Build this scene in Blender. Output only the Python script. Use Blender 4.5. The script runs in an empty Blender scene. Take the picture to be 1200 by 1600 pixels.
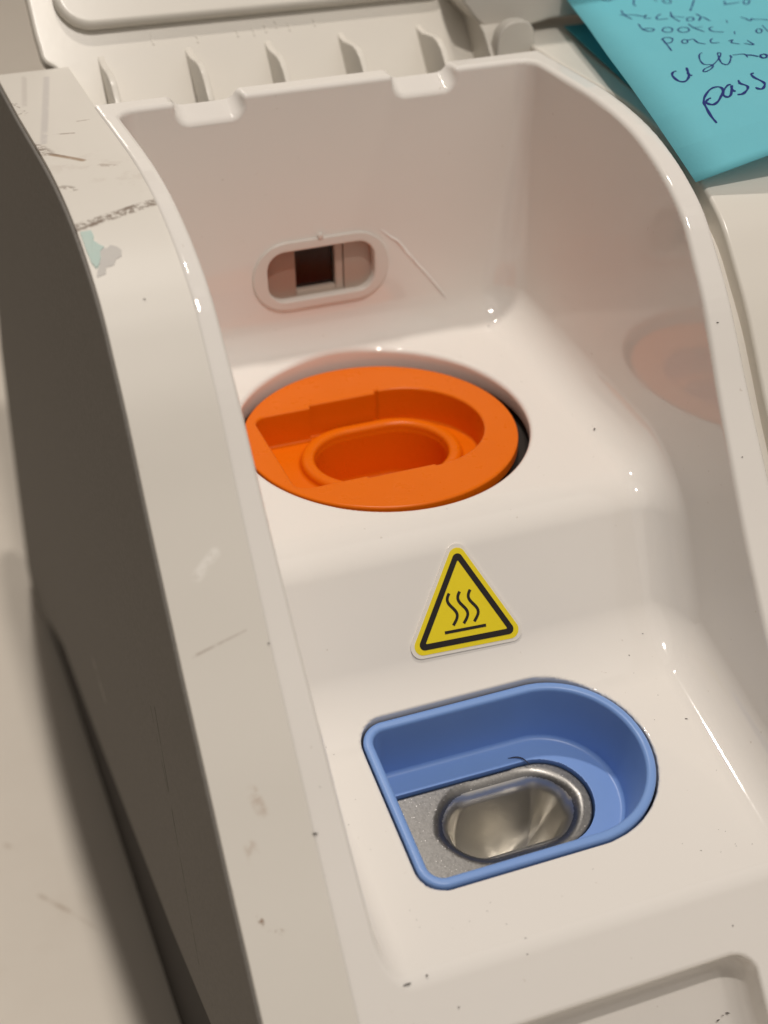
import bpy, bmesh, math, random
import numpy as np
from mathutils import Matrix, Vector

# ------------------------------------------------------------------ units
# All shapes are written in units of the orange holder's radius (22 mm); S turns them into metres.
S = 0.022
ZT = 5.15                       # the table lies this far below the orange holder's top
def W(p): return (p[0]*S, p[1]*S, (p[2]+ZT)*S)
random.seed(4)
scene = bpy.context.scene
col = scene.collection

# ------------------------------------------------------------------ camera
cam_d = bpy.data.cameras.new('camera'); cam = bpy.data.objects.new('camera', cam_d); col.objects.link(cam)
RX = (0.93376774, -0.35785621, -0.00409243)
RY = (0.20159937, 0.51652384, 0.83220239)
RF = (0.29569496, 0.77790877, -0.55445688)
M = Matrix(((RX[0], RY[0], -RF[0]), (RX[1], RY[1], -RF[1]), (RX[2], RY[2], -RF[2]))).to_4x4()
M.translation = Vector(W((-3.38505, -8.97558, 5.68560)))
cam.matrix_world = M
cam_d.sensor_fit = 'VERTICAL'; cam_d.sensor_height = 36.0; cam_d.lens = 54.0
cam_d.clip_start = 0.005; cam_d.clip_end = 20.0
cam_d.dof.use_dof = True; cam_d.dof.focus_distance = 10.1*S; cam_d.dof.aperture_fstop = 18.0
scene.camera = cam

# ------------------------------------------------------------------ room light
world = bpy.data.worlds.new('World'); scene.world = world; world.use_nodes = True
bg = world.node_tree.nodes['Background']; bg.inputs[0].default_value = (1.0, 0.90, 0.80, 1); bg.inputs[1].default_value = 0.09
def lamp(name, p, size, power, aim=(0, -1, 0)):
    d = bpy.data.lights.new(name, 'AREA'); d.shape = 'DISK'; d.size = size; d.energy = power; d.color = (1.0, 0.922, 0.84)
    o = bpy.data.objects.new(name, d); col.objects.link(o); o.location = W(p)
    v = Vector(W(aim)) - o.location; o.rotation_euler = v.to_track_quat('-Z', 'Y').to_euler()
    return o
lamp('ceiling_lamp', (0.9, 9.0, 58), 0.05, 6.0)
lamp('ceiling_lamp', (0.9, -24.0, 58), 0.05, 6.3)
lamp('fill_panel', (14.0, -42.0, 50), 2.0, 4.9)  # added soft fill from the front, not a known fixture
scene.view_settings.view_transform = 'Standard'; scene.view_settings.look = 'None'
scene.view_settings.exposure = 0.0; scene.view_settings.gamma = 1.0

# ------------------------------------------------------------------ materials
def mat(name, base, rough=0.4, metal=0.0, **kw):
    m = bpy.data.materials.new(name); m.use_nodes = True
    b = m.node_tree.nodes['Principled BSDF']
    b.inputs['Base Color'].default_value = (*base, 1); b.inputs['Roughness'].default_value = rough; b.inputs['Metallic'].default_value = metal
    for k, v in kw.items(): b.inputs[k].default_value = v
    return m
class NT:
    """small helper to write node trees"""
    def __init__(s, m): s.t = m.node_tree; s.n = s.t.nodes; s.l = s.t.links; s.b = s.n['Principled BSDF']; s.co = s.n.new('ShaderNodeTexCoord').outputs['Object']
    def link(s, a, sock):
        if hasattr(a, 'is_output'): s.l.new(a, sock)
        else: sock.default_value = a
    def math(s, op, a, b=0.0, c=0.0, clamp=False):
        n = s.n.new('ShaderNodeMath'); n.operation = op; n.use_clamp = clamp
        s.link(a, n.inputs[0]); s.link(b, n.inputs[1]); s.link(c, n.inputs[2]); return n.outputs[0]
    def vec(s, op, a, b=(0, 0, 0), out=0):
        n = s.n.new('ShaderNodeVectorMath'); n.operation = op; s.link(a, n.inputs[0]); s.link(b, n.inputs[1]); return n.outputs[out]
    def noise(s, scale, detail=3.0, rough=0.55, vec=None):
        n = s.n.new('ShaderNodeTexNoise'); n.inputs['Scale'].default_value = scale; n.inputs['Detail'].default_value = detail; n.inputs['Roughness'].default_value = rough
        s.l.new(vec or s.co, n.inputs['Vector']); return n.outputs[0]
    def ramp(s, v, lo, hi):
        n = s.n.new('ShaderNodeMapRange'); n.interpolation_type = 'SMOOTHSTEP'; s.link(v, n.inputs[0]); n.inputs[1].default_value = lo; n.inputs[2].default_value = hi; return n.outputs[0]
    def mix(s, f, a, b):
        n = s.n.new('ShaderNodeMix'); n.data_type = 'RGBA'; s.link(f, n.inputs[0])
        for v, k in ((a, 6), (b, 7)):
            if hasattr(v, 'is_output'): s.l.new(v, n.inputs[k])
            else: n.inputs[k].default_value = (*v, 1)
        return n.outputs[2]
    def bump(s, h, strength, dist):
        n = s.n.new('ShaderNodeBump'); n.inputs['Strength'].default_value = strength; n.inputs['Distance'].default_value = dist
        s.l.new(h, n.inputs['Height']); s.l.new(n.outputs[0], s.b.inputs['Normal'])
    def base(s, c): s.l.new(c, s.b.inputs['Base Color'])
    def stroke(s, A, B, r, soft=0.5):
        """1 near the segment A-B (metres, object space), 0 beyond r"""
        A = Vector(W(A)); B = Vector(W(B)); d = B-A; L2 = max(d.dot(d), 1e-12)
        pa = s.vec('SUBTRACT', s.co, tuple(A)); t = s.math('DIVIDE', s.vec('DOT_PRODUCT', pa, tuple(d), 1), L2, clamp=True)
        sc = s.n.new('ShaderNodeVectorMath'); sc.operation = 'SCALE'; sc.inputs[0].default_value = tuple(d); s.l.new(t, sc.inputs['Scale'])
        dist = s.vec('LENGTH', s.vec('SUBTRACT', pa, sc.outputs[0]), out=1)
        return s.ramp(dist, r*S, r*S*soft), t

m_bay = mat('gloss_white_plastic', (0.80, 0.76, 0.71), 0.09, **{'IOR': 1.58})
n = NT(m_bay); sp = n.ramp(n.noise(900, 2), 0.73, 0.80); cl = n.noise(60, 4)
n.base(n.mix(n.math('MULTIPLY', sp, 0.35), n.mix(cl, (0.84, 0.808, 0.768), (0.82, 0.785, 0.74)), (0.45, 0.38, 0.30)))
n.link(n.math('MULTIPLY_ADD', n.noise(250, 4), 0.05, 0.035), n.b.inputs['Roughness']); wp = n.n.new('ShaderNodeMapping'); wp.inputs['Scale'].default_value = (1.0, 0.12, 0.3); wp.inputs['Rotation'].default_value = (0, 0, 0.5); n.l.new(n.co, wp.inputs[0])
wr = n.noise(900, 4, 0.7, wp.outputs[0]); n.link(n.math('ADD', n.math('MULTIPLY_ADD', n.noise(250, 4), 0.06, 0.02), n.math('MULTIPLY', n.ramp(wr, 0.55, 0.75), 0.10)), n.b.inputs['Roughness'])
n.bump(n.noise(160, 3), 0.05, 0.0002)

m_house = mat('cream_white_housing', (0.72, 0.68, 0.60), 0.45)
m_scuff = mat('scuffed_cream_housing', (0.72, 0.68, 0.60), 0.45)
n = NT(m_scuff); c = n.mix(n.noise(60, 4), (0.745, 0.71, 0.65), (0.71, 0.675, 0.615)); fine = n.noise(900, 5, 0.7); mid = n.noise(330, 4, 0.65)
def scuff(A, B, r, col_, lo, hi, amt, soft=0.3, nz=None):
    global c
    k, t = n.stroke(A, B, r, soft); c = n.mix(n.math('MULTIPLY', n.math('MULTIPLY', k, n.ramp(nz or mid, lo, hi)), amt), c, col_)
grime = (0.21, 0.16, 0.125)
scuff((-2.07, -0.40, 2.05), (-1.55, -0.26, 2.09), 0.05, grime, 0.40, 0.58, 0.85, 0.4, fine)          # dashed grey rub across the strip
scuff((-2.07, -0.42, 2.04), (-1.88, -0.365, 2.065), 0.018, grime, 0.35, 0.5, 0.9)
scuff((-1.74, -0.285, 2.085), (-1.55, -0.235, 2.10), 0.02, grime, 0.42, 0.52, 0.8)
scuff((-2.00, 0.615, 2.14), (-1.84, 0.44, 2.14), 0.034, (0.30, 0.19, 0.11), 0.30, 0.42, 0.85)      # brown dried smear
scuff((-2.07, 0.70, 2.13), (-1.93, 0.56, 2.14), 0.02, grime, 0.40, 0.52, 0.8)
scuff((-2.075, 0.86, 2.11), (-2.03, 0.66, 2.14), 0.07, grime, 0.46, 0.56, 0.8, 0.2, fine)
scuff((-2.075, 0.10, 2.10), (-1.99, 0.03, 2.13), 0.05, grime, 0.46, 0.56, 0.7, 0.2, fine)
scuff((-1.96, 1.02, 2.135), (-1.79, 0.99, 2.135), 0.02, (0.35, 0.28, 0.24), 0.44, 0.56, 0.7)
scuff((-1.71, 1.23, 2.12), (-1.60, 1.235, 2.12), 0.02, (0.40, 0.33, 0.28), 0.42, 0.55, 0.7)
scuff((-1.75, 0.32, 2.14), (-1.56, 0.20, 2.14), 0.035, (0.40, 0.33, 0.28), 0.46, 0.58, 0.7)
scuff((-2.06, 1.80, 2.11), (-2.03, 1.55, 2.11), 0.055, grime, 0.52, 0.60, 0.7, 0.2, fine)
scuff((-1.73, 2.27, 2.11), (-2.01, 0.86, 2.13), 0.035, (0.50, 0.47, 0.46), 0.25, 0.5, 0.55)        # two long rubs
scuff((-1.88, 2.34, 2.11), (-1.99, 1.70, 2.11), 0.03, (0.54, 0.50, 0.46), 0.3, 0.5, 0.5)
scuff((-1.99, -2.24, 0.18), (-1.66, -2.19, 0.24), 0.017, (0.34, 0.27, 0.22), 0.34, 0.52, 0.7)
scuff((-1.87, -1.99, 0.54), (-1.74, -1.91, 0.62), 0.045, (0.88, 0.85, 0.80), 0.38, 0.55, 0.75)
scuff((-1.83, -2.76, -0.45), (-1.80, -2.84, -0.55), 0.05, (0.52, 0.42, 0.34), 0.42, 0.6, 0.6)
scuff((-1.91, -2.95, -0.68), (-1.90, -3.00, -0.74), 0.05, (0.50, 0.40, 0.32), 0.42, 0.6, 0.6)
scuff((-1.86, -3.28, -1.06), (-1.80, -3.31, -1.10), 0.035, (0.25, 0.15, 0.09), 0.52, 0.6, 0.9, 0.2, fine)
scuff((-1.96, -3.20, -0.98), (-1.88, -3.27, -1.05), 0.03, (0.25, 0.15, 0.09), 0.56, 0.63, 0.9, 0.2, fine)
scuff((-2.06, -3.05, -0.86), (-2.06, -3.25, -1.10), 0.045, grime, 0.48, 0.58, 0.8, 0.2, fine)
scuff((-2.05, -0.2, 2.08), (-2.05, -1.6, 1.10), 0.03, (0.60, 0.54, 0.46), 0.45, 0.6, 0.5)
scuff((-2.04, 0.6, 2.14), (-1.62, 0.1, 2.14), 0.30, (0.58, 0.52, 0.46), 0.50, 0.66, 0.35)
n.base(c); n.bump(n.noise(700, 3), 0.05, 0.0001)
n = NT(m_house); n.base(n.mix(n.noise(60, 4), (0.745, 0.71, 0.65), (0.71, 0.675, 0.615)))
m_lid = mat('lid_white_plastic', (0.76, 0.72, 0.65), 0.22)
n = NT(m_lid); n.base(n.mix(n.noise(45, 4), (0.80, 0.765, 0.70), (0.77, 0.73, 0.66))); n.bump(n.noise(300, 3), 0.04, 0.0002)
m_side = mat('charcoal_textured_plastic', (0.10, 0.088, 0.074), 0.8, **{'Specular IOR Level': 0.18})
m_dark = mat('dark_underbody', (0.022, 0.016, 0.012), 0.8)
m_orange = mat('orange_plastic', (0.86, 0.17, 0.008), 0.30, **{'Specular IOR Level': 0.22})
n = NT(m_orange); n.base(n.mix(n.noise(140, 4), (0.80, 0.162, 0.002), (0.76, 0.150, 0.002))); n.link(n.math('MULTIPLY_ADD', n.noise(500, 3), 0.2, 0.2), n.b.inputs['Roughness']); n.bump(n.noise(1500, 2), 0.05, 0.0001)
m_blue = mat('blue_plastic', (0.15, 0.27, 0.66), 0.36)
n = NT(m_blue); n.base(n.mix(n.noise(140, 4), (0.205, 0.355, 0.72), (0.185, 0.33, 0.68))); n.bump(n.noise(1500, 2), 0.06, 0.0001)
m_metal = mat('cast_aluminium', (0.55, 0.53, 0.50), 0.42, 1.0)
m_bezel = mat('frosted_bezel_plastic', (0.74, 0.69, 0.64), 0.22)
m_pane = mat('tinted_window_plastic', (0.58, 0.43, 0.37), 0.18)
m_pane2 = mat('smoky_window_plastic', (0.68, 0.61, 0.56), 0.15)
m_cover = mat('clear_window_cover', (1, 1, 1), 0.06); n = NT(m_cover)
tr = n.n.new('ShaderNodeBsdfTransparent'); gl = n.n.new('ShaderNodeBsdfGlossy'); gl.inputs['Roughness'].default_value = 0.06; fr = n.n.new('ShaderNodeFresnel'); fr.inputs[0].default_value = 1.1; mx = n.n.new('ShaderNodeMixShader')
tr.inputs[0].default_value = (0.93, 0.90, 0.88, 1); n.l.new(fr.outputs[0], mx.inputs[0]); n.l.new(tr.outputs[0], mx.inputs[1]); n.l.new(gl.outputs[0], mx.inputs[2]); n.l.new(mx.outputs[0], n.n['Material Output'].inputs[0])
m_sensor = mat('dark_red_sensor', (0.014, 0.003, 0.003), 0.2)
m_yellow = mat('label_yellow', (0.90, 0.72, 0.012), 0.35)
m_black = mat('label_black', (0.012, 0.008, 0.008), 0.4)
m_clear = mat('label_clear_margin', (0.83, 0.79, 0.73), 0.16)
m_ink = mat('blue_ink', (0.004, 0.018, 0.17), 0.8)
m_fleck = mat('dark_fleck', (0.03, 0.022, 0.018), 0.8)
m_hair = mat('dark_hair', (0.02, 0.018, 0.03), 0.5)

def paper(name, a, b, tl):
    m = mat(name, a, 0.75); n = NT(m); c = n.mix(n.noise(180, 5, 0.7), a, b); n.base(c)
    n.bump(n.math('ADD', n.noise(2500, 3), n.math('MULTIPLY', n.noise(70, 2), 6.0)), 0.15, 0.00012)
    tr = n.n.new('ShaderNodeBsdfTranslucent'); n.l.new(c, tr.inputs[0]); mx = n.n.new('ShaderNodeMixShader'); mx.inputs[0].default_value = tl
    out = n.n['Material Output']; n.l.new(n.b.outputs[0], mx.inputs[1]); n.l.new(tr.outputs[0], mx.inputs[2]); n.l.new(mx.outputs[0], out.inputs[0])
    return m
m_note = paper('sky_blue_note_paper', (0.24, 0.72, 0.82), (0.21, 0.68, 0.79), 0.3)
m_note_shade = paper('shaded_note_paper', (0.07, 0.40, 0.45), (0.06, 0.36, 0.42), 0.2)  # paper colour darkened for the shade under the upper note
m_scrap = paper('pale_teal_paper', (0.50, 0.68, 0.64), (0.62, 0.68, 0.62), 0.1)
m_scrap2 = paper('grey_paper_fibre', (0.60, 0.58, 0.56), (0.68, 0.65, 0.60), 0.1)

# charcoal grain, faint scratches
n = NT(m_side); g = n.noise(1800, 3, 0.6); c = n.mix(g, (0.27, 0.253, 0.232), (0.18, 0.168, 0.153))
for A, B, r, cc, am in (((-2.085, 1.42, -2.60), (-2.085, 1.02, -2.72), 0.05, (0.42, 0.38, 0.33), 0.8), ((-2.085, -1.33, -0.80), (-2.085, -1.60, -1.70), 0.022, (0.05, 0.042, 0.035), 0.7),
                        ((-2.085, -1.60, -1.70), (-2.085, -1.95, -2.70), 0.016, (0.05, 0.042, 0.035), 0.7), ((-2.085, -1.20, -1.0), (-2.085, -1.5, -1.5), 0.016, (0.06, 0.05, 0.042), 0.6)):
    k, t = n.stroke(A, B, r, 0.2); c = n.mix(n.math('MULTIPLY', n.math('MULTIPLY', k, n.ramp(n.noise(300, 4), 0.35, 0.55)), am), c, cc)
n.base(c); n.bump(g, 0.25, 0.0003)

# brushed cast metal with bright grains
n = NT(m_metal); g = n.noise(2600, 4, 0.7); gr = n.ramp(n.noise(3600, 2), 0.68, 0.76)
n.base(n.mix(gr, n.mix(g, (0.17, 0.166, 0.16), (0.27, 0.262, 0.25)), (0.85, 0.83, 0.80)))
n.link(n.math('MULTIPLY_ADD', g, 0.30, 0.20), n.b.inputs['Roughness']); n.bump(g, 0.10, 0.0001)
m_polish = mat('polished_metal', (0.64, 0.62, 0.58), 0.2, 1.0)
n = NT(m_polish); st = n.noise(90, 4, 0.6); n.link(n.math('MULTIPLY_ADD', st, 0.12, 0.27), n.b.inputs['Roughness']); n.bump(n.noise(900, 3), 0.12, 0.0002)

# ------------------------------------------------------------------ object helpers
def finish(o, parent=None, kind=None, label=None, cat=None, group=None):
    if parent is not None:
        o.parent = parent
        if parent.type == 'EMPTY': o.matrix_parent_inverse = Matrix.Translation(-Vector(parent.location))
    if kind: o['kind'] = kind
    if label: o['label'] = label
    if cat: o['category'] = cat
    if group: o['group'] = group
    return o
def thing(name, p, label, cat, group=None):
    o = bpy.data.objects.new(name, None); o.empty_display_size = 0.02; col.objects.link(o); o.location = W(p)
    return finish(o, None, None, label, cat, group)
def link_mesh(name, me, m, parent=None, **kw):
    for mm in (m if isinstance(m, (list, tuple)) else [m]): me.materials.append(mm)
    o = bpy.data.objects.new(name, me); col.objects.link(o); return finish(o, parent, **kw)
def from_lists(name, verts, faces, m, parent=None, smooth=None, bevel=0.0, bseg=3, **kw):
    me = bpy.data.meshes.new(name); me.from_pydata([W(v) for v in verts], [], faces); me.update()
    bm = bmesh.new(); bm.from_mesh(me); bmesh.ops.remove_doubles(bm, verts=bm.verts, dist=1e-7); bmesh.ops.recalc_face_normals(bm, faces=bm.faces)
    if bevel:
        ed = [e for e in bm.edges if len(e.link_faces) == 2 and e.calc_face_angle(0) > math.radians(35)]
        bmesh.ops.bevel(bm, geom=ed, offset=bevel*S, segments=bseg, profile=0.5, affect='EDGES', clamp_overlap=True)
    bm.to_mesh(me); bm.free()
    if smooth is not None:
        me.shade_smooth(); me.set_sharp_from_angle(angle=math.radians(smooth))
    o = link_mesh(name, me, m, parent, **kw)
    if bevel: w = o.modifiers.new('even_shading', 'WEIGHTED_NORMAL'); w.keep_sharp = True; w.weight = 100
    return o
def catmull(P, k=6, closed=False):
    P = [np.array(p, float) for p in P]; n = len(P); out = []
    rng = range(n) if closed else range(n-1)
    for i in rng:
        p0 = P[i-1] if (closed or i > 0) else 2*P[0]-P[1]
        p1 = P[i]; p2 = P[(i+1) % n]; p3 = P[(i+2) % n] if (closed or i+2 < n) else 2*P[-1]-P[-2]
        for j in range(k):
            t = j/k; out.append(0.5*(2*p1+(p2-p0)*t+(2*p0-5*p1+4*p2-p3)*t*t+(3*p1-p0-3*p2+p3)*t**3))
    if not closed: out.append(P[-1])
    return [tuple(p) for p in out]
def extrude_x(name, poly, x0, x1, m, parent, bevel=0.03, smooth=40, **kw):
    """poly in (y, z) extruded along x"""
    n = len(poly); v = [(x0, y, z) for y, z in poly]+[(x1, y, z) for y, z in poly]
    f = [tuple(range(n)), tuple(range(2*n-1, n-1, -1))]+[(i, (i+1) % n, n+(i+1) % n, n+i) for i in range(n)]
    return from_lists(name, v, f, m, parent, smooth, bevel, **kw)
def slab(name, poly, O, U, V, N, t0, t1, m, parent, bevel=0.0, smooth=40, **kw):
    """polygon in the plane O,U,V raised from height t0 to t1 along N"""
    O, U, V, N = (np.array(a, float) for a in (O, U, V, N)); n = len(poly)
    v = [tuple(O+U*a+V*b+N*t0) for a, b in poly]+[tuple(O+U*a+V*b+N*t1) for a, b in poly]
    f = [tuple(range(n)), tuple(range(2*n-1, n-1, -1))]+[(i, (i+1) % n, n+(i+1) % n, n+i) for i in range(n)]
    return from_lists(name, v, f, m, parent, smooth, bevel, **kw)
def ring_slab(name, outer, inner, O, U, V, N, t0, t1, m, parent, bevel=0.0, smooth=40, **kw):
    O, U, V, N = (np.array(a, float) for a in (O, U, V, N)); n = len(outer)
    L = [(outer, t0), (outer, t1), (inner, t1), (inner, t0)]
    v = [tuple(O+U*a+V*b+N*t) for P, t in L for a, b in P]; f = []
    for k in range(4):
        for i in range(n):
            j = (i+1) % n; f.append((k*n+i, k*n+j, ((k+1) % 4)*n+j, ((k+1) % 4)*n+i))
    return from_lists(name, v, f, m, parent, smooth, bevel, **kw)
def ribbon(pts, w):
    """flat ribbon outline (2D) of a stroke"""
    P = np.array(pts); T = np.gradient(P, axis=0); T /= np.linalg.norm(T, axis=1)[:, None]+1e-9; Nn = np.stack([-T[:, 1], T[:, 0]], 1)*w/2
    return [tuple(p) for p in P+Nn]+[tuple(p) for p in (P-Nn)[::-1]]
def rounded(poly, r, k=6):
    out = []; n = len(poly)
    for i in range(n):
        a, b, c = (np.array(poly[(i+d) % n], float) for d in (-1, 0, 1)); rr = r[i] if isinstance(r, (list, tuple)) else r
        u = (a-b)/np.linalg.norm(a-b); v = (c-b)/np.linalg.norm(c-b); th = math.acos(np.clip(u@v, -1, 1)); d = rr/math.tan(th/2)
        cc = b+(u+v)/np.linalg.norm(u+v)*rr/math.sin(th/2); p, q = b+u*d-cc, b+v*d-cc
        for j in range(k+1):
            t = j/k; w = p*(1-t)+q*t; out.append(tuple(cc+w/np.linalg.norm(w)*rr))
    return out

# ------------------------------------------------------------------ solid modelling with distance functions
def smax(a, b, r): return np.minimum(-r, np.maximum(a, b))+np.sqrt(np.maximum(a+r, 0)**2+np.maximum(b+r, 0)**2)
def smin(a, b, r): return -smax(-a, -b, r)
def sdpoly(x, y, P):
    P = np.array(P, float); n = len(P); x, y = np.broadcast_arrays(np.asarray(x, float), np.asarray(y, float))
    d = np.full(x.shape, 1e9); s = np.ones(x.shape)
    for i in range(n):
        a, b = P[i], P[i-1]; ex, ey = b-a; wx, wy = x-a[0], y-a[1]
        t = np.clip((wx*ex+wy*ey)/(ex*ex+ey*ey), 0, 1); d = np.minimum(d, (wx-ex*t)**2+(wy-ey*t)**2)
        c1 = y >= a[1]; c2 = y < b[1]; c3 = ex*wy > ey*wx
        s = np.where((c1 & c2 & c3) | (~c1 & ~c2 & ~c3), -s, s)
    return s*np.sqrt(d)
def sd_d(u, v, left, uc, half, r):
    """letter-D outline: straight left end, round right end"""
    return np.where(u > uc, np.sqrt(np.maximum(u-uc, 0)**2+v*v)-half, smax(left-u, np.abs(v)-half, r))
def sd_stadium(u, v, a, r): return np.sqrt(np.maximum(np.abs(u)-a, 0)**2+v*v)-r
def sd_rrect(u, v, a, b, r):
    qx, qy = np.abs(u)-a+r, np.abs(v)-b+r
    return np.minimum(np.maximum(qx, qy), 0)+np.sqrt(np.maximum(qx, 0)**2+np.maximum(qy, 0)**2)-r
def solid(name, f, lo, hi, h, m, parent, xf=None, keep=None, mat_fn=None, **kw):
    """surface-net mesh of f < 0; vertices pulled onto the surface, normals from the gradient"""
    ax = [np.arange(lo[i], hi[i]+h, h) for i in range(3)]
    F = f(ax[0][:, None, None], ax[1][None, :, None], ax[2][None, None, :]); F = np.broadcast_to(F, [len(a) for a in ax]).astype(np.float32)
    I = F < 0; nx, ny, nz = (s-1 for s in F.shape)
    cnt = np.zeros((nx, ny, nz), np.int8)
    offs = [(i, j, k) for i in (0, 1) for j in (0, 1) for k in (0, 1)]
    for i, j, k in offs: cnt += I[i:i+nx, j:j+ny, k:k+nz]
    act = np.argwhere((cnt > 0) & (cnt < 8)); idm = np.full((nx, ny, nz), -1, np.int32); idm[tuple(act.T)] = np.arange(len(act))
    C = np.stack([F[act[:, 0]+i, act[:, 1]+j, act[:, 2]+k] for i, j, k in offs], 1)
    acc = np.zeros((len(act), 3)); num = np.zeros(len(act))
    for a in range(8):
        for b in range(a+1, 8):
            A, B = np.array(offs[a]), np.array(offs[b])
            if abs(A-B).sum() != 1: continue
            fa, fb = C[:, a], C[:, b]; ok = (fa < 0) != (fb < 0); t = np.where(ok, fa/np.where(ok, fa-fb, 1), 0)
            acc += ok[:, None]*(A+(B-A)*t[:, None]); num += ok
    P = (act+acc/num[:, None])*h+np.array(lo)
    def val(P): return np.asarray(f(P[:, 0], P[:, 1], P[:, 2]))
    e = 0.002
    def grad(P, f0): return np.stack([(val(P+np.eye(3)[k]*e)-f0)/e for k in range(3)], 1)
    for _ in range(2):
        f0 = val(P); g = grad(P, f0); P = P-np.clip(f0/np.maximum((g*g).sum(1), 0.2), -h, h)[:, None]*g
    g = grad(P, val(P)); N = g/np.maximum(np.linalg.norm(g, axis=1), 1e-6)[:, None]
    quads = []
    for k in range(3):
        u, v = [(1, 2), (2, 0), (0, 1)][k]
        s0 = [slice(None)]*3; s1 = [slice(None)]*3; s0[k] = slice(0, -1); s1[k] = slice(1, None)
        for q in (u, v): s0[q] = slice(1, -1); s1[q] = slice(1, -1)
        a, b = I[tuple(s0)], I[tuple(s1)]; e_ = np.argwhere(a != b); flip = a[tuple(e_.T)]
        base = e_.copy(); base[:, u] += 1; base[:, v] += 1
        def cell(du, dv):
            c = base.copy(); c[:, u] += du; c[:, v] += dv; return idm[tuple(c.T)]
        q = np.stack([cell(-1, -1), cell(0, -1), cell(0, 0), cell(-1, 0)], 1)
        q[~flip] = q[~flip][:, ::-1]; quads.append(q)
    Q = np.concatenate(quads)
    if keep is not None:
        ok = keep(P); Q = Q[ok[Q].all(1)]; used = np.unique(Q); re = np.full(len(P), -1); re[used] = np.arange(len(used)); Q = re[Q]; P = P[used]; N = N[used]
    if xf is not None: O, B = xf; PW = O+P@B; N = N@B
    else: PW = P
    me = bpy.data.meshes.new(name); me.vertices.add(len(P)); me.vertices.foreach_set('co', ((PW+np.array([0, 0, ZT]))*S).ravel())
    me.loops.add(Q.size); me.loops.foreach_set('vertex_index', Q.ravel().astype(np.int32)); me.polygons.add(len(Q))
    me.polygons.foreach_set('loop_start', np.arange(0, Q.size, 4, dtype=np.int32)); me.polygons.foreach_set('loop_total', np.full(len(Q), 4, np.int32))
    me.update(calc_edges=True); me.shade_smooth(); me.normals_split_custom_set_from_vertices(N.astype(np.float32))
    o = link_mesh(name, me, m, parent, **kw)
    if mat_fn is not None: me.polygons.foreach_set('material_index', mat_fn(P[Q].mean(1)).astype(np.int32)); me.update()
    return o

# ------------------------------------------------------------------ table and wall
def sheet(name, verts, m, **kw): return from_lists(name, verts, [(0, 1, 2, 3)], m, **kw)
m_table = mat('pale_laminate', (0.64, 0.575, 0.49), 0.5)
n = NT(m_table); st = n.ramp(n.noise(14, 5, 0.65), 0.58, 0.74); f2 = n.noise(90, 4)
c = n.mix(n.math('MULTIPLY', st, 0.25), n.mix(f2, (0.77, 0.715, 0.635), (0.73, 0.67, 0.59)), (0.48, 0.39, 0.30))
for A, B, r, am in (((-2.87, 1.40, -5.15), (-2.66, 1.12, -5.15), 0.035, 0.55), ((-2.66, 1.12, -5.15), (-2.45, 0.80, -5.15), 0.02, 0.4), ((-3.06, 2.16, -5.15), (-3.03, 2.12, -5.15), 0.04, 0.4)):
    k, t = n.stroke(A, B, r, 0.1); c = n.mix(n.math('MULTIPLY', n.math('MULTIPLY', k, n.ramp(n.noise(250, 4), 0.3, 0.6)), am), c, (0.40, 0.31, 0.23))
n.base(c); n.bump(n.noise(400, 3), 0.05, 0.0003)
sheet('table_top', [(-45, -30, -ZT), (60, -30, -ZT), (60, 34, -ZT), (-45, 34, -ZT)], m_table, kind='structure')
m_wall = mat('taupe_wall', (0.30, 0.265, 0.225), 0.8); n = NT(m_wall); n.base(n.mix(n.noise(30, 4), (0.315, 0.28, 0.24), (0.28, 0.245, 0.205)))
sheet('wall', [(-45, 34, -ZT-0.2), (60, 34, -ZT-0.2), (60, 34, 45), (-45, 34, 45)], m_wall, kind='structure')

# ------------------------------------------------------------------ the analyser
an = thing('lab_analyzer', (1.4, 1.0, -ZT), 'white tabletop test analyzer with its lid open, orange and blue holders inside', 'lab instrument')
RIM0 = [(1.5, 2.13), (0.9, 2.15), (0.3, 2.16), (-0.2, 2.115), (-0.55, 2.025), (-0.81, 1.915), (-1.02, 1.785), (-1.21, 1.59), (-1.40, 1.375), (-1.56, 1.15), (-1.70, 0.94), (-1.86, 0.715), (-2.02, 0.50), (-2.26, 0.18), (-2.50, -0.115), (-2.71, -0.37), (-2.91, -0.62), (-3.12, -0.87), (-3.35, -1.13), (-3.7, -1.54), (-4.1, -2.02), (-4.6, -2.62)]
RIM = catmull(RIM0, 3)
RIMPOLY = RIM+[(-4.6, -2.75), (1.5, -2.75)]
K = math.hypot(1, 0.25); BO = np.array([0, -2.51, -1.14]); BV = np.array([0, 1, 0.25])/K; BN = np.array([0, -0.25, 1])/K; BU = np.array([1, 0, 0.])
KH = math.hypot(1, 1.2)
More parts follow.
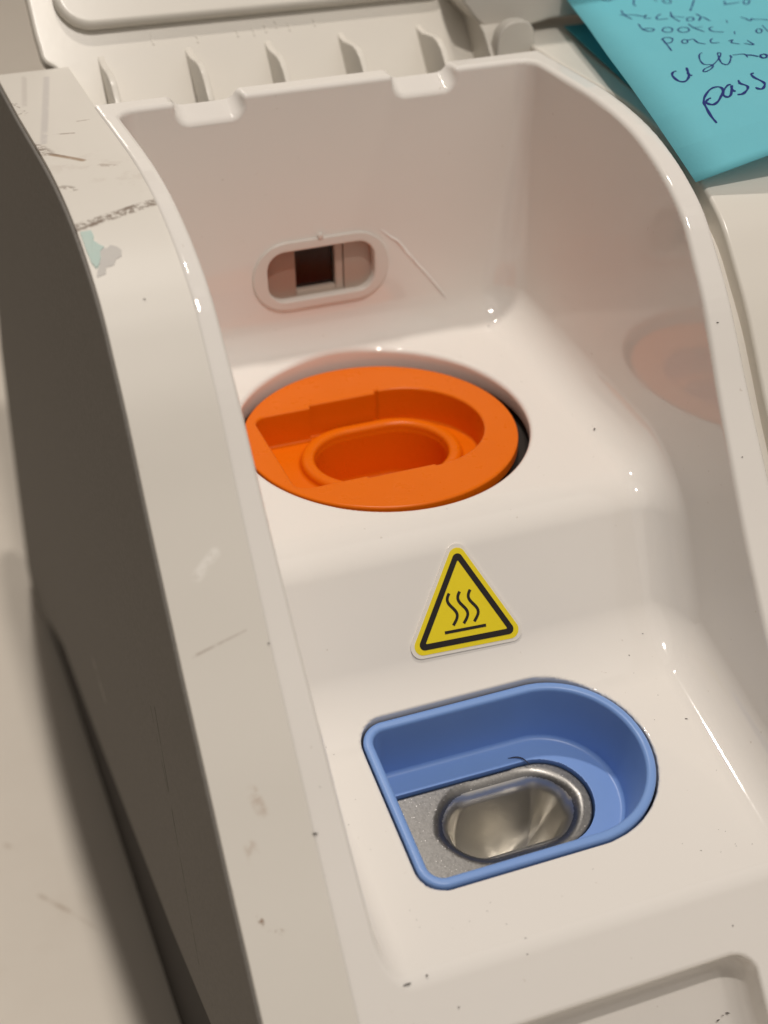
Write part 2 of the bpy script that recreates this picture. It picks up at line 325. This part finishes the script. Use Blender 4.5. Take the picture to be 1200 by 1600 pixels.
def f_bay(X, Y, Z):
    rim = sdpoly(Y, Z, RIMPOLY)
    block = smax(rim, np.abs(X-0.16)-1.71, np.where(X > 0, 0.023, 0.026))
    rear = Y-(1.235+0.045*(Z-0.1))
    dU = -(Z-0.06-0.045*Y)/1.001
    dR = -((Z+0.53)-1.75*(Y+1.58))/2.0156
    dL = -((Z+1.0)-0.25*(Y+1.95))/1.0308
    air = smax(rear, smin(dU, smax(dR, dL, 0.22), 0.16), 0.28)
    left = -1.43+0.03*(2.1-Z)-X; right = X-1.72+0.055*(2.1-Z)
    zz = np.clip((Z-0.3)/1.2, 0, 1); zz = zz*zz*(3-2*zz); cav = smax(smax(air, right, 0.29-0.15*zz), left, 0.16)
    f = smax(block, -cav, 0.035)
    for xc in (-0.765, 0.865):                                   # notches in the rear wall's top edge
        f = smax(f, -np.maximum(smax(np.abs(X-xc)-0.245, 1.965+0.55*(Y-1.3)-Z, 0.10), 1.0-Y), 0.03)
    f = np.maximum(f, -np.maximum(np.sqrt((X-0.03)**2+Y*Y)-1.20, np.abs(Z+0.50)-0.40))                  # the tray is a shell: hollow below its skin
    f = smax(f, -np.maximum(np.sqrt((X-0.02)**2+(Y-0.0)**2)-1.062, -0.62-Z), 0.035)             # bore of the orange holder
    V = (Y-BO[1])*BV[1]+(Z-BO[2])*BV[2]; Wn = (Y-BO[1])*BN[1]+(Z-BO[2])*BN[2]
    f = smax(f, -np.maximum(sd_d(X, V, -0.912, 0.282, 0.638, 0.18), -1.6-Wn), 0.012)                # opening of the blue holder
    f = np.maximum(f, -np.maximum(sd_rrect(X-0.005, Z-0.72, 0.47, 0.225, 0.16), np.abs(Y-1.35)-0.26))  # opening of the sample window
    hv = ((Y+3.868)*-1.0+(Z+1.742)*-1.2)/KH; hn = ((Y+3.868)*-1.2+(Z+1.742)*1.0)/KH                 # finger recess in the front
    f = smax(f, -smax(sd_rrect(X-0.05, hv-0.5, 0.9, 0.5, 0.16), -0.32-hn, 0.15), 0.025)
    return f
solid('bay_tray', f_bay, (-1.60, -4.7, -2.80), (1.93, 1.56, 2.24), 0.02, m_bay, an)

# housing strips either side of the bay, charcoal side panel, underbody
def strip_poly(y_back, off, depth, ext=True):
    top = [(y_back, 2.13+off)]+[(y, z+off) for y, z in RIM if y < y_back-0.1]
    low = [(y+depth*0.55, z-depth) for y, z in top[::-1]]
    low[-1] = (y_back, 2.13-depth); low = [p for p in low if p[0] <= y_back]
    return top+low
extrude_x('housing_strip', strip_poly(2.46, -0.012, 0.45), -2.065, -1.533, m_scuff, an, bevel=0.005, label='scuffed white housing strip beside the charcoal side')
extrude_x('housing_strip', strip_poly(3.4, -0.085, 0.5), 2.0, 5.6, m_lid, an, bevel=0.03, label='clean white housing strip under the sticky notes')
side = [(2.47, 2.085)]+[(y, z-0.045) for y, z in RIM if y < 2.3]+[(-4.75, -2.85), (-4.4, -3.0), (-3.6, -2.85), (-2.15, -3.1), (-0.97, -3.40), (0.35, -3.62), (2.14, -3.90), (3.64, -4.10), (4.8, -4.62), (5.4, -4.98), (5.85, -5.12), (6.2, -5.08), (6.3, -4.9), (5.95, -3.6), (5.6, -2.4), (5.3, -1.5), (4.6, -0.2), (3.6, 1.2)]
extrude_x('side_panel', side, -2.085, -1.98, m_side, an, bevel=0.018, label='charcoal grey side panel')
under = [(1.53, 1.3), (2.1, 1.5), (3.5, 1.1), (5.1, -1.5), (5.9, -4.6), (5.5, -5.08), (-2.4, -5.08), (-3.2, -4.0), (-4.3, -2.95), (-4.5, -2.82), (1.53, -2.82)]
extrude_x('underbody', under, -2.025, 5.5, m_dark, an, bevel=0.02)

# ------------------------------------------------------------------ lid
A40 = math.radians(40); LO_ = np.array([0, 2.5, 2.13]); LU = np.array([1., 0, 0]); LV = np.array([0, math.sin(A40), math.cos(A40)]); LN = np.array([0, -math.cos(A40), math.sin(A40)])
lidp = catmull([(-1.54, -0.62), (-1.54, -0.2), (-1.62, -0.04), (-1.698, 0.04), (-1.713, 0.16), (-1.72, 0.4), (-1.70, 1.2), (-1.5, 4.0)], 4)+[(2.6, 4.0), (2.6, 0.35), (1.95, 0.3), (1.95, -0.62)]
lid = slab('lid', lidp, LO_, LU, LV, LN, -0.12, 0.0, m_lid, an, bevel=0.03, label='open white lid leaning back')
pan = rounded([(-1.545, 0.225), (1.62, 0.19), (1.62, 3.6), (-1.42, 3.6)], [0.26, 0.2, 0.2, 0.2], 8)
slab('raised_panel', pan, LO_, LU, LV, LN, -0.02, 0.10, m_lid, lid, bevel=0.05, bseg=4)
for x, tt, tb, hh in ((-1.30, 0.03, -0.56, 0.26), (-0.63, 0.015, -0.56, 0.32), (0.0, 0.0, -0.56, 0.28), (0.60, -0.005, -0.56, 0.34), (1.26, -0.015, -0.56, 0.36), (1.685, 0.10, -0.56, 0.30)):
    prof = [(tt, 0.0)]+[(tt-s*0.30, hh*g) for s, g in ((0.15, 0.07), (0.35, 0.25), (0.55, 0.52), (0.75, 0.78), (0.95, 0.94), (1.2, 1.04), (1.6, 1.08))]+[(tb, hh*1.08), (tb, -0.02), (tt, -0.02)]
    if x > 1.6: prof = [(0.30, 0.0)]+[(tt-s*0.30, hh*g) for s, g in ((-0.35, 0.05), (0.0, 0.16), (0.3, 0.34), (0.6, 0.60), (0.9, 0.86), (1.2, 1.0), (1.6, 1.05))]+[(tb, hh*1.08), (tb, -0.02), (0.30, -0.02)]
    slab('hinge_rib', [(b, a) for a, b in prof], LO_+LU*(x+0.025 if x < 1.6 else x+0.11), LN, LV, LU, -0.025 if x < 1.6 else -0.11, 0.025 if x < 1.6 else 0.11, m_lid, lid, bevel=0.02, smooth=50)
for i, (x, t) in enumerate([(-0.85, 0.12), (-0.52, 0.075), (-0.20, 0.085), (-0.07, 0.08), (0.03, 0.095), (0.12, 0.121), (0.22, 0.088), (0.43, 0.10)]):   # faint moulded strokes, not legible
    slab('moulded_mark', ribbon([(x, t+0.03), (x+0.012, t), (x+0.004, t-0.03)] if i else [(x, t+0.06), (x-0.012, t), (x-0.006, t-0.05)], 0.012), LO_, LU, LV, LN, -0.002, 0.006, m_lid, lid)

# hinge barrel and the display housing behind it
bar = catmull([(1.715, 1.9), (1.72, 2.10), (1.76, 2.19), (1.83, 2.232), (1.93, 2.235), (2.0, 2.20), (2.035, 2.11), (2.04, 1.9)], 5)
slab('hinge_knuckle', bar, (0, 1.9, 0), (1, 0, 0), (0, 0, 1), (0, -1, 0), -0.12, 0.0, m_house, an, bevel=0.015)
extrude_x('groove_floor', strip_poly(2.4, -0.27, 0.4), 1.84, 2.03, m_house, an)
disp = catmull([(1.50, 2.75), (1.53, 2.374), (1.571, 2.296), (1.645, 2.199), (1.73, 2.13), (1.83, 2.085), (1.95, 2.075)], 4)+[(2.3, 2.14), (5.6, 2.14), (5.6, 4.6), (1.48, 4.6)]
slab('display_housing', disp, (0, 2.17, 0), (1, 0, 0), (0, 0, 1), (0, -1, 0), -0.5, 0.0, m_house, an, bevel=0.03)

# ------------------------------------------------------------------ orange holder
def f_orange(X, Y, Z):
    f = smax(np.sqrt(X*X+Y*Y)-np.where(Z > -0.09, 1.0, 0.93), np.abs(Z+0.4)-0.4, 0.018)
    yb = np.where(X < -0.364, 0.505, np.where(X < 0.165, 0.545, 0.585)); yf = np.where(X < -0.30, 0.53, np.where(X < 0.20, 0.552, 0.57))
    half = np.where(Y > 0, yb, yf)
    p = np.where(X > 0.2, np.sqrt((X-0.2)**2+Y*Y)-0.57, smax(-0.81-X, np.abs(Y)-half, 0.10))
    pocket = smax(p, -0.275-Z, 0.02)
    f = smax(f, -pocket, 0.016)
    s = sd_stadium(X-0.03, Y-0.05, 0.14, 0.40)
    f = smin(f, smax(np.abs(s-0.01)-0.055, Z+0.205, 0.045), 0.03)
    return smax(f, -smax(s+0.045, -0.66-Z, 0.05), 0.02)
rg = [(math.cos(t), math.sin(t)) for t in np.linspace(0, 2*math.pi, 65)[:-1]]
ring_slab('holder_well', [(1.19*a, 1.19*b) for a, b in rg], [(0.95*a, 0.95*b) for a, b in rg], (0.02, 0, 0), (1, 0, 0), (0, 1, 0), (0, 0, 1), -0.2, -0.14, m_dark, an)
solid('orange_holder', f_orange, (-1.04, -1.04, -0.84), (1.04, 1.04, 0.04), 0.0125, m_orange, an, keep=lambda P: P[:, 2] > -0.7, label='round orange holder with a D-shaped pocket')

# ------------------------------------------------------------------ blue holder and metal block
BX = (BO, np.stack([BU, BV, BN]))
def f_blue(X, Y, Z):
    f = smax(sd_d(X, Y, -0.90, 0.28, 0.625, 0.17)+0.02*(0.05-Z), np.abs(Z+0.293)-0.308, 0.024)
    inn = smax(sd_d(X, Y, -0.90, 0.28, 0.625, 0.17)+0.062+0.10*(0.04-Z), -0.47-Z, 0.03)
    f = smax(f, -inn, 0.024)
    return np.maximum(f, -sd_d(X, Y, -0.80, 0.255, 0.335, 0.1))
solid('blue_holder', f_blue, (-0.95, -0.67, -0.66), (0.93, 0.67, 0.09), 0.0125, m_blue, an, xf=BX, label='blue D-shaped holder with a raised rim')
def f_metal(X, Y, Z):
    f = smax(sd_d(X, Y, -0.80, 0.255, 0.328, 0.1), np.abs(Z+1.0)-0.50, 0.012)
    ang = sd_rrect(X+0.005, Y+0.005, 0.405, 0.20, 0.14)
    ch = (np.abs(X+0.005)+np.abs(Y))*0.7071-0.36
    th = np.arctan2(Y, X*0.6); wav = 0.014*np.sin(6*th+0.6)*np.clip(np.sqrt((X*0.62)**2+Y*Y)/0.16-0.15, 0, 1)
    cone = (-1.34-Z+1.35*np.sqrt((X*0.62)**2+Y*Y+0.006))*0.60+wav
    return smax(f, -smax(smax(ang, ch, 0.05)-0.22*(Z+0.62), cone, 0.10), 0.12)
solid('heating_block', f_metal, (-0.84, -0.36, -1.54), (0.62, 0.36, -0.47), 0.0125, [m_metal, m_polish], an, xf=BX,
      mat_fn=lambda C: (C[:, 2] < -0.53) & (np.abs(C[:, 1]) < 0.312) & (np.abs(C[:, 0]+0.005) < 0.52), label='grey metal block with a polished cup')

# ------------------------------------------------------------------ sample window in the rear wall
WO = np.array([0.005, 1.263, 0.72]); WU = np.array([1., 0, 0]); WV = np.array([0, 0.045, 1.0]); WN = np.array([0, -1.0, 0.045])
def stad(a, r, k=16): return [(a+r*math.cos(t), r*math.sin(t)) for t in np.linspace(-math.pi/2, math.pi/2, k)]+[(-a+r*math.cos(t), r*math.sin(t)) for t in np.linspace(math.pi/2, 1.5*math.pi, k)]
def rr(a, b, r, k=15): return [(sx*(a-r)+r*math.cos(t), sy*(b-r)+r*math.sin(t)) for sx, sy, t0 in ((1, -1, -math.pi/2), (1, 1, 0), (-1, 1, math.pi/2), (-1, -1, math.pi)) for t in np.linspace(t0, t0+math.pi/2, k//2+1)]
outer = stad(0.275, 0.275); inner = rr(0.43, 0.197, 0.14); 
win = ring_slab('window_bezel', outer, inner, WO, WU, WV, WN, -0.10, 0.02, m_bezel, an, bevel=0.014, label='frosted oblong window bezel in the rear wall')
slab('pane', [(-0.45, -0.2), (-0.185, -0.2), (-0.185, 0.2), (-0.45, 0.2)], WO, WU, WV, WN, -0.13, -0.075, m_pane, win)
slab('pane', [(0.205, -0.2), (0.45, -0.2), (0.45, 0.2), (0.205, 0.2)], WO, WU, WV, WN, -0.13, -0.06, m_pane2, win)
slab('window_post', [(0.135, -0.2), (0.20, -0.2), (0.20, 0.2), (0.135, 0.2)], WO, WU, WV, WN, -0.13, -0.07, m_bezel, win, bevel=0.01)
slab('window_post', [(-0.183, -0.2), (0.133, -0.2), (0.133, -0.155), (-0.183, -0.155)], WO, WU, WV, WN, -0.13, -0.07, m_bezel, win, bevel=0.01)
slab('sensor', [(-0.181, -0.15), (0.131, -0.15), (0.131, 0.21), (-0.181, 0.21)], WO, WU, WV, WN, -0.20, -0.13, m_sensor, win)
slab('window_cover', rr(0.425, 0.192, 0.135), WO, WU, WV, WN, -0.05, -0.04, m_cover, win)
slab('bezel_pip', [(0.06*0.4*math.cos(t), 0.285+0.022*math.sin(t)) for t in np.linspace(0, 2*math.pi, 12)[:-1]], WO, WU, WV, WN, -0.02, 0.03, m_bezel, win, bevel=0.006)

# ------------------------------------------------------------------ hot-surface warning label
KR = math.hypot(1, 1.75); GO = np.array([0, -1.555-0.010*0.868, -0.486+0.010*0.496]); GU = np.array([1., 0, 0]); GV = np.array([0, 1, 1.75])/KR; GN = np.array([0, -1.75, 1])/KR
# the riser's face sits at this plane (rounded edges start further out)
GA, GB, GC = (0.010, 0.362), (-0.362, -0.213), (0.312, -0.245)
def tri(inset, r):
    P = [np.array(GA), np.array(GB), np.array(GC)]; c = sum(P)/3; k = 1-inset/0.194
    return rounded([tuple(c+(p-c)*k) for p in P], r, 8)
wl = slab('warning_label', tri(-0.066, 0.075), GO, GU, GV, GN, -0.03, 0.003, m_clear, an, label='yellow hot surface warning triangle')
slab('yellow_field', tri(-0.045, 0.06), GO, GU, GV, GN, 0.003, 0.005, m_yellow, wl)
ring_slab('triangle_border', tri(-0.014, 0.036), tri(0.025, 0.006), GO, GU, GV, GN, 0.005, 0.007, m_black, wl)
gd = np.array(GC)-np.array(GB); gd = gd/np.linalg.norm(gd); gp = np.array([-gd[1], gd[0]]); bc = (np.array(GB)+np.array(GC))/2
def lab(a, b): return tuple(bc+gd*a+gp*b)
slab('heat_bar', [lab(*p) for p in ((-0.150, 0.066), (0.145, 0.066), (0.145, 0.086), (-0.150, 0.086))], GO, GU, GV, GN, 0.005, 0.007, m_black, wl)
for a in (-0.075, 0.0, 0.075):
    w = [(a+0.028*math.sin((t-0.05)*2*math.pi), 0.115+0.215*t) for t in np.linspace(0, 1, 22)]
    slab('heat_wave', ribbon([lab(*p) for p in w], 0.02), GO, GU, GV, GN, 0.005, 0.007, m_black, wl)

# ------------------------------------------------------------------ sticky notes
STROKES = [[[0.267,2.904],[0.295,2.848],[0.352,2.881]],[[0.511,2.84],[0.473,2.709],[0.482,2.666]],[[0.657,2.801],[0.67,2.737]],[[0.72,2.765],[0.72,2.684],[0.76,2.674],[0.776,2.75],[0.736,2.781]],[[0.966,2.72],[0.899,2.558],[0.853,2.452],[0.869,2.459]],[[1.172,2.626],[1.165,2.548],[1.148,2.532],[1.283,2.557]],[[1.34,2.622],[1.304,2.531],[1.319,2.488],[1.367,2.575],[1.352,2.619]],[[0.341,2.585],[0.334,2.47],[0.366,2.347]],[[0.301,2.479],[0.406,2.452],[0.467,2.397],[0.499,2.427],[0.463,2.36],[0.515,2.336]],[[0.609,2.418],[0.566,2.372],[0.551,2.3],[0.632,2.298]],[[0.696,2.454],[0.675,2.324],[0.701,2.208]],[[0.659,2.348],[0.763,2.302]],[[0.763,2.264],[0.817,2.288],[0.808,2.218],[0.76,2.211],[0.769,2.263]],[[0.868,2.359],[0.882,2.29],[0.841,2.188]],[[0.841,2.188],[0.893,2.268],[0.925,2.157]],[[1.042,2.137],[1.021,2.034]],[[1.172,2.2],[1.191,2.129],[1.198,2.033],[1.232,2.11],[1.244,2.071],[1.294,2.044],[1.325,1.993]],[[0.382,2.233],[0.383,2.076],[0.431,2.018],[0.461,2.069],[0.419,2.104],[0.372,2.079]],[[0.589,2.001],[0.57,1.961],[0.542,1.948],[0.52,1.965],[0.513,2.005],[0.525,2.05],[0.55,2.079],[0.577,2.079],[0.592,2.047],[0.589,2.001]],[[0.704,1.953],[0.683,1.913],[0.654,1.9],[0.63,1.919],[0.622,1.962],[0.634,2.008],[0.662,2.038],[0.69,2.036],[0.707,2.002],[0.704,1.953]],[[0.742,2.125],[0.749,2.003],[0.793,1.85]],[[0.739,2.008],[0.817,1.998]],[[0.888,1.965],[0.85,1.933],[0.851,1.835],[0.919,1.772]],[[0.993,1.753],[0.971,1.664]],[[1.173,1.647],[1.156,1.609],[1.139,1.598],[1.128,1.612],[1.13,1.652],[1.144,1.696],[1.163,1.725],[1.178,1.724],[1.182,1.693],[1.173,1.647]],[[1.229,1.829],[1.206,1.606]],[[0.456,1.807],[0.454,1.67],[0.447,1.514]],[[0.446,1.792],[0.496,1.829],[0.527,1.774],[0.493,1.69],[0.443,1.695]],[[0.611,1.656],[0.599,1.629],[0.583,1.619],[0.571,1.632],[0.569,1.661],[0.578,1.693],[0.593,1.713],[0.608,1.712],[0.615,1.69],[0.611,1.656]],[[0.617,1.687],[0.663,1.692],[0.67,1.596],[0.708,1.539]],[[0.797,1.643],[0.768,1.602],[0.759,1.541],[0.809,1.521]],[[0.877,1.522],[0.914,1.532],[0.884,1.477],[0.924,1.412]],[[0.957,1.411],[1.005,1.337],[0.999,1.467]],[[0.36,1.13],[0.331,1.118],[0.31,1.063],[0.319,0.981],[0.349,0.947],[0.383,0.964],[0.416,1.024],[0.441,1.151]],[[0.422,1.072],[0.419,1.023],[0.433,1.003]],[[0.63,1.372],[0.6,1.344],[0.57,1.241],[0.567,1.146],[0.605,1.111],[0.616,1.081],[0.588,1.04],[0.543,1.015],[0.522,1.026],[0.55,1.062],[0.614,1.094],[0.685,1.179],[0.74,1.282],[0.723,1.305],[0.697,1.194],[0.683,1.091],[0.703,1.046],[0.736,1.077],[0.782,1.183],[0.78,1.208],[0.782,1.16]],[[0.801,1.206],[0.877,1.177],[0.876,1.092]],[[0.886,1.153],[0.919,1.114],[0.945,1.064]],[[0.999,1.039],[0.987,1.022],[0.971,1.018],[0.959,1.03],[0.956,1.052],[0.965,1.078],[0.981,1.092],[0.996,1.087],[1.003,1.064],[0.999,1.039]],[[0.358,0.393],[0.355,0.478],[0.364,0.569],[0.374,0.622],[0.41,0.69],[0.475,0.759],[0.527,0.767],[0.548,0.731],[0.527,0.666],[0.474,0.595],[0.426,0.568],[0.398,0.58],[0.386,0.608],[0.411,0.637],[0.435,0.645]],[[0.622,0.75],[0.597,0.749],[0.542,0.688],[0.523,0.629],[0.539,0.599],[0.573,0.622],[0.62,0.735],[0.603,0.682],[0.61,0.637]],[[0.688,0.784],[0.681,0.73],[0.708,0.672],[0.693,0.624],[0.646,0.589],[0.607,0.595]],[[0.819,0.83],[0.796,0.818],[0.797,0.757],[0.821,0.673],[0.819,0.623],[0.788,0.585],[0.76,0.593],[0.75,0.619]]]
# left edge of the curling note, from its free lower corner over the housing top, bending up where it is stuck on
LE = np.array([[1.907, -0.803, 1.913], [1.874, -0.559, 2.05], [1.867, -0.26, 2.17], [1.93, 0.18, 2.245], [2.04, 0.724, 2.285], [2.205, 1.364, 2.305], [2.365, 2.02, 2.315], [2.385, 2.12, 2.42], [2.39, 2.15, 2.9]])
LS = np.r_[0, np.cumsum(np.linalg.norm(np.diff(LE, axis=0), axis=1))]
NEA = np.array([0.97, -0.0628, 0.235]); NEB = np.array([0.975, -0.215, 0.03])
def note_pt(a, b, h=0.0):
    L = np.array([np.interp(b, LS, LE[:, k]) for k in range(3)]); q = min(max(b/2.2, 0), 1); e = NEA*(1-q)+NEB*q; e = e/np.linalg.norm(e)
    if b > 2.9: e = np.array([0.999, 0.0, 0.03])
    d = np.array([np.interp(b+0.02, LS, LE[:, k]) for k in range(3)])-np.array([np.interp(b-0.02, LS, LE[:, k]) for k in range(3)])
    n = np.cross(e, d); n = n/np.linalg.norm(n)
    return L+e*a+n*h
nv = []; nf = []; na, nb_ = 12, 60
rows = sorted(set(np.round(np.r_[np.linspace(0, 3.45, 50), LS[LS < 3.45]], 4))); nb_ = len(rows)-1
for b_ in rows:
    for i in range(na+1): nv.append(tuple(note_pt(3.45*i/na, b_)))
for j in range(nb_):
    for i in range(na): k = j*(na+1)+i; nf.append((k, k+1, k+na+2, k+na+1))
note = from_lists('sticky_note', nv, nf, m_note, None, 60, label='sky blue sticky note with blue handwriting, its lower corner hanging over the bay rim', cat='sticky note')
md = note.modifiers.new('thickness', 'SOLIDIFY'); md.thickness = 0.0001; md.offset = -1
hv_, hf = [], []
for s in STROKES:
    P = catmull(s, 4) if len(s) > 2 else s
    P = np.array(P); T = np.gradient(P, axis=0); T /= np.linalg.norm(T, axis=1)[:, None]+1e-9; Q = np.stack([-T[:, 1], T[:, 0]], 1)
    big = P[:, 1].mean() < 1.15; w = 0.0095 if big else 0.006; k0 = len(hv_)
    ph = random.uniform(0, 6)
    for i_, (p, q) in enumerate(zip(P, Q)):
        ww = w*(0.72+0.38*math.sin(ph+i_*0.55)**2)*(0.6 if i_ in (0, len(P)-1) else 1)     # pen pressure
        for sg in (-1, 1): hv_.append(tuple(note_pt(p[0]+sg*ww*q[0], p[1]+sg*ww*q[1], 0.007)))
    for i in range(len(P)-1): hf.append((k0+2*i, k0+2*i+1, k0+2*i+3, k0+2*i+2))
from_lists('handwriting', hv_, hf, m_ink, note)
n2 = [(2.40, 2.12, 2.082), (2.10, 0.15, 2.082), (5.3, 0.0, 2.082), (5.5, 2.12, 2.082)]
n2v = n2+[(x, y, z+0.006) for x, y, z in n2]
from_lists('sticky_note', n2v, [(0, 1, 2, 3), (4, 5, 6, 7), (0, 1, 5, 4), (1, 2, 6, 5), (2, 3, 7, 6), (3, 0, 4, 7)], m_note_shade, None, label='teal sticky note darkened as in shade, lying flat underneath the handwritten one', cat='sticky note')

# ------------------------------------------------------------------ scrap of old paper, flecks, hair
sn = np.array([0, 0.33, 0.94])
def flat(pts, h0, h1):
    P = [np.array(p) for p in pts]; k = len(P); v = [tuple(p+sn*h0) for p in P]+[tuple(p+sn*h1) for p in P]
    return v, [tuple(range(k)), tuple(range(2*k-1, k-1, -1))]+[(i, (i+1) % k, k+(i+1) % k, k+i) for i in range(k)]
def on_strip(x, y):
    return (x, y, float(np.interp(y, [p[1-1] for p in RIM[::-1]], [p[1] for p in RIM[::-1]]))-0.012)
scr = [(-2.05, -0.455), (-1.985, -0.453), (-1.980, -0.50), (-1.992, -0.54), (-1.962, -0.585), (-1.945, -0.60), (-1.975, -0.63), (-1.985, -0.68), (-2.01, -0.73), (-2.03, -0.745), (-2.045, -0.70), (-2.05, -0.60)]
v, f = flat([on_strip(*p) for p in scr], 0.0, 0.010)
scrap = from_lists('paper_scrap', v, f, m_scrap, None, label='torn pale teal paper scrap stuck on the scuffed strip beside the charcoal side', cat='paper scrap')
scr2 = [(-1.99, -0.62), (-1.965, -0.60), (-1.93, -0.612), (-1.905, -0.59), (-1.87, -0.61), (-1.852, -0.64), (-1.862, -0.685), (-1.90, -0.70), (-1.925, -0.74), (-1.97, -0.745), (-1.985, -0.79), (-2.04, -0.80), (-2.025, -0.76), (-2.0, -0.72), (-2.01, -0.67)]
v, f = flat([on_strip(*p) for p in scr2], 0.0, 0.005)
from_lists('torn_fibre', v, f, m_scrap2, scrap)

def fleck(p, L, w, ang, rnd):
    """a flattened irregular crumb lying at p: verts, faces"""
    p = np.array(p); e = 0.004
    g = np.array([float(f_bay(*(p+np.eye(3)[k]*e))-f_bay(*(p-np.eye(3)[k]*e))) for k in range(3)]); g = g/max(np.linalg.norm(g), 1e-6) if np.linalg.norm(g) > 0.3 else np.array([0, 0.3, 0.95])
    u = np.cross(g, [0, 1, 0.1]); u /= np.linalg.norm(u); w2 = np.cross(g, u); a = u*math.cos(ang)+w2*math.sin(ang); b = np.cross(g, a)
    v = []; m_ = 7
    for i in range(m_):
        t = 2*math.pi*i/m_; r = rnd.uniform(0.7, 1.15); v.append(tuple(p+a*L*math.cos(t)*r+b*w*math.sin(t)*r))
    v.append(tuple(p+g*w*0.7)); return v, [(i, (i+1) % m_, m_) for i in range(m_)]+[tuple(range(m_-1, -1, -1))]
rnd = random.Random(7)
BIG = [((-1.815, -0.963, 1.806), 0.026, 0.010, 1.9, 'short dark lint fleck on the scuffed white strip below the paper scrap'),
       ((-1.21, -3.597, -1.417), 0.034, 0.008, 0.1, 'long thin dark lint fleck at the front left corner of the bay'),
       ((-1.534, -2.971, -0.693), 0.018, 0.008, -0.3, 'dark lint fleck on the bay rim left of the blue holder'),
       ((1.416, -0.615, 0.054), 0.026, 0.007, 0.9, 'thin dark lint fleck right of the orange holder')]
for p, L, w, a, lb in BIG:
    v, f = fleck(p, L, w, a, rnd); from_lists('lint_fleck', v, f, m_fleck, None, label=lb, cat='lint', group='dark lint flecks on the white plastic')
SMALL = [(-1.087, -3.585, -1.407, 1.1), (-0.947, -3.733, -1.578, 0.9), (-0.447, -3.549, -1.4, 0.6), (-0.467, -3.624, -1.45, 0.6), (1.467, -1.658, -0.562, 0.7), (1.231, -1.826, -0.875, 0.7), (1.081, -1.923, -0.949, 0.9), (1.232, -2.461, -1.128, 1.0),
         (1.61, -1.942, -0.709, 0.6), (0.843, -3.353, -1.351, 0.6), (1.14, -2.237, -1.072, 0.5), (1.66, -0.68, 0.401, 0.9), (1.64, -0.875, 0.256, 0.9), (1.742, -1.491, 1.25, 1.1), (1.689, -1.844, 0.717, 0.7), (1.716, -1.992, 0.537, 0.8), (1.317, 1.03, 0.117, 0.9),
         (0.859, -3.757, -1.608, 0.8), (0.92, -3.827, -2.116, 1.0), (0.75, -3.912, -2.263, 1.0), (0.825, -3.898, -2.246, 1.3), (0.79, -3.90, -2.25, 0.8), (-1.444, -2.815, -0.502, 0.5), (-1.546, -2.264, 0.17, 0.9)]
v, f = [], []
def add(p, L, w, a):
    a_, b_ = fleck(p, L, w, a, rnd); k = len(v); v.extend(a_); f.extend([tuple(i+k for i in q) for q in b_])
for x, y, z, s in SMALL: add((x, y, z), 0.0095*s*rnd.uniform(0.9, 1.5), 0.0065*s, rnd.uniform(0, 3))
for _ in range(90):                                              # fine dust on the decks
    x, y = rnd.uniform(-1.25, 1.5), rnd.choice([rnd.uniform(-3.5, -1.9), rnd.uniform(-1.3, 1.0), rnd.uniform(-3.5, -1.9)]); z = 0.06+0.045*y if y > -1.35 else -1.0+0.25*(y+1.95)
    if (abs(x) < 1.1 and abs(y) < 1.12) or (-0.97 < x < 0.95 and -3.17 < y < -1.85): continue
    p = np.array([x, y, z]); fv = float(f_bay(*p))
    if abs(fv) > 0.03: continue
    add(tuple(p-np.array([0, 0, fv])), 0.0045*rnd.uniform(0.6, 1.3), 0.003, rnd.uniform(0, 3))
from_lists('dust_specks', v, f, m_fleck, None, kind='stuff')

def tube(name, pts, r, m, parent=None, taper=True, **kw):
    P = [np.array(p) for p in catmull(pts, 6)]; k = len(P); v = []; f = []
    for i, p in enumerate(P):
        t = P[min(i+1, k-1)]-P[max(i-1, 0)]; t /= np.linalg.norm(t); a = np.cross(t, [0.3, 0.2, 0.9]); a /= np.linalg.norm(a); b = np.cross(t, a)
        rr_ = r*(math.sin(math.pi*(i+0.6)/(k+0.2))**0.5 if taper else 1)
        for j in range(6): v.append(tuple(p+(a*math.cos(j*math.pi/3)+b*math.sin(j*math.pi/3))*rr_))
    for i in range(k-1):
        for j in range(6): f.append((i*6+j, i*6+(j+1) % 6, (i+1)*6+(j+1) % 6, (i+1)*6+j))
    return from_lists(name, v, f, m, parent, 60, **kw)
def blue_pt(u, v_, w): return tuple(BO+BU*u+BV*v_+BN*w)
tube('hair', [blue_pt(0.15, 0.386, -0.463), blue_pt(0.205, 0.372, -0.455), blue_pt(0.245, 0.345, -0.455), blue_pt(0.274, 0.285, -0.463)], 0.0045, m_hair, None, label='single dark curved hair lying on the blue holder floor above the metal block', cat='hair')
m_light_streak = mat('light_streak_white', (0.95, 0.94, 0.92), 0.25)
streak_path = [(0.496, 1.275, 0.979), (0.574, 1.271, 0.905), (0.636, 1.269, 0.854), (0.756, 1.262, 0.693), (0.89, 1.252, 0.527), (1.034, 1.234, 0.327)]
tube('light_streak_tube', streak_path, 0.012, m_light_streak, an)  # raised pale tube added to stand for a streak of reflected light
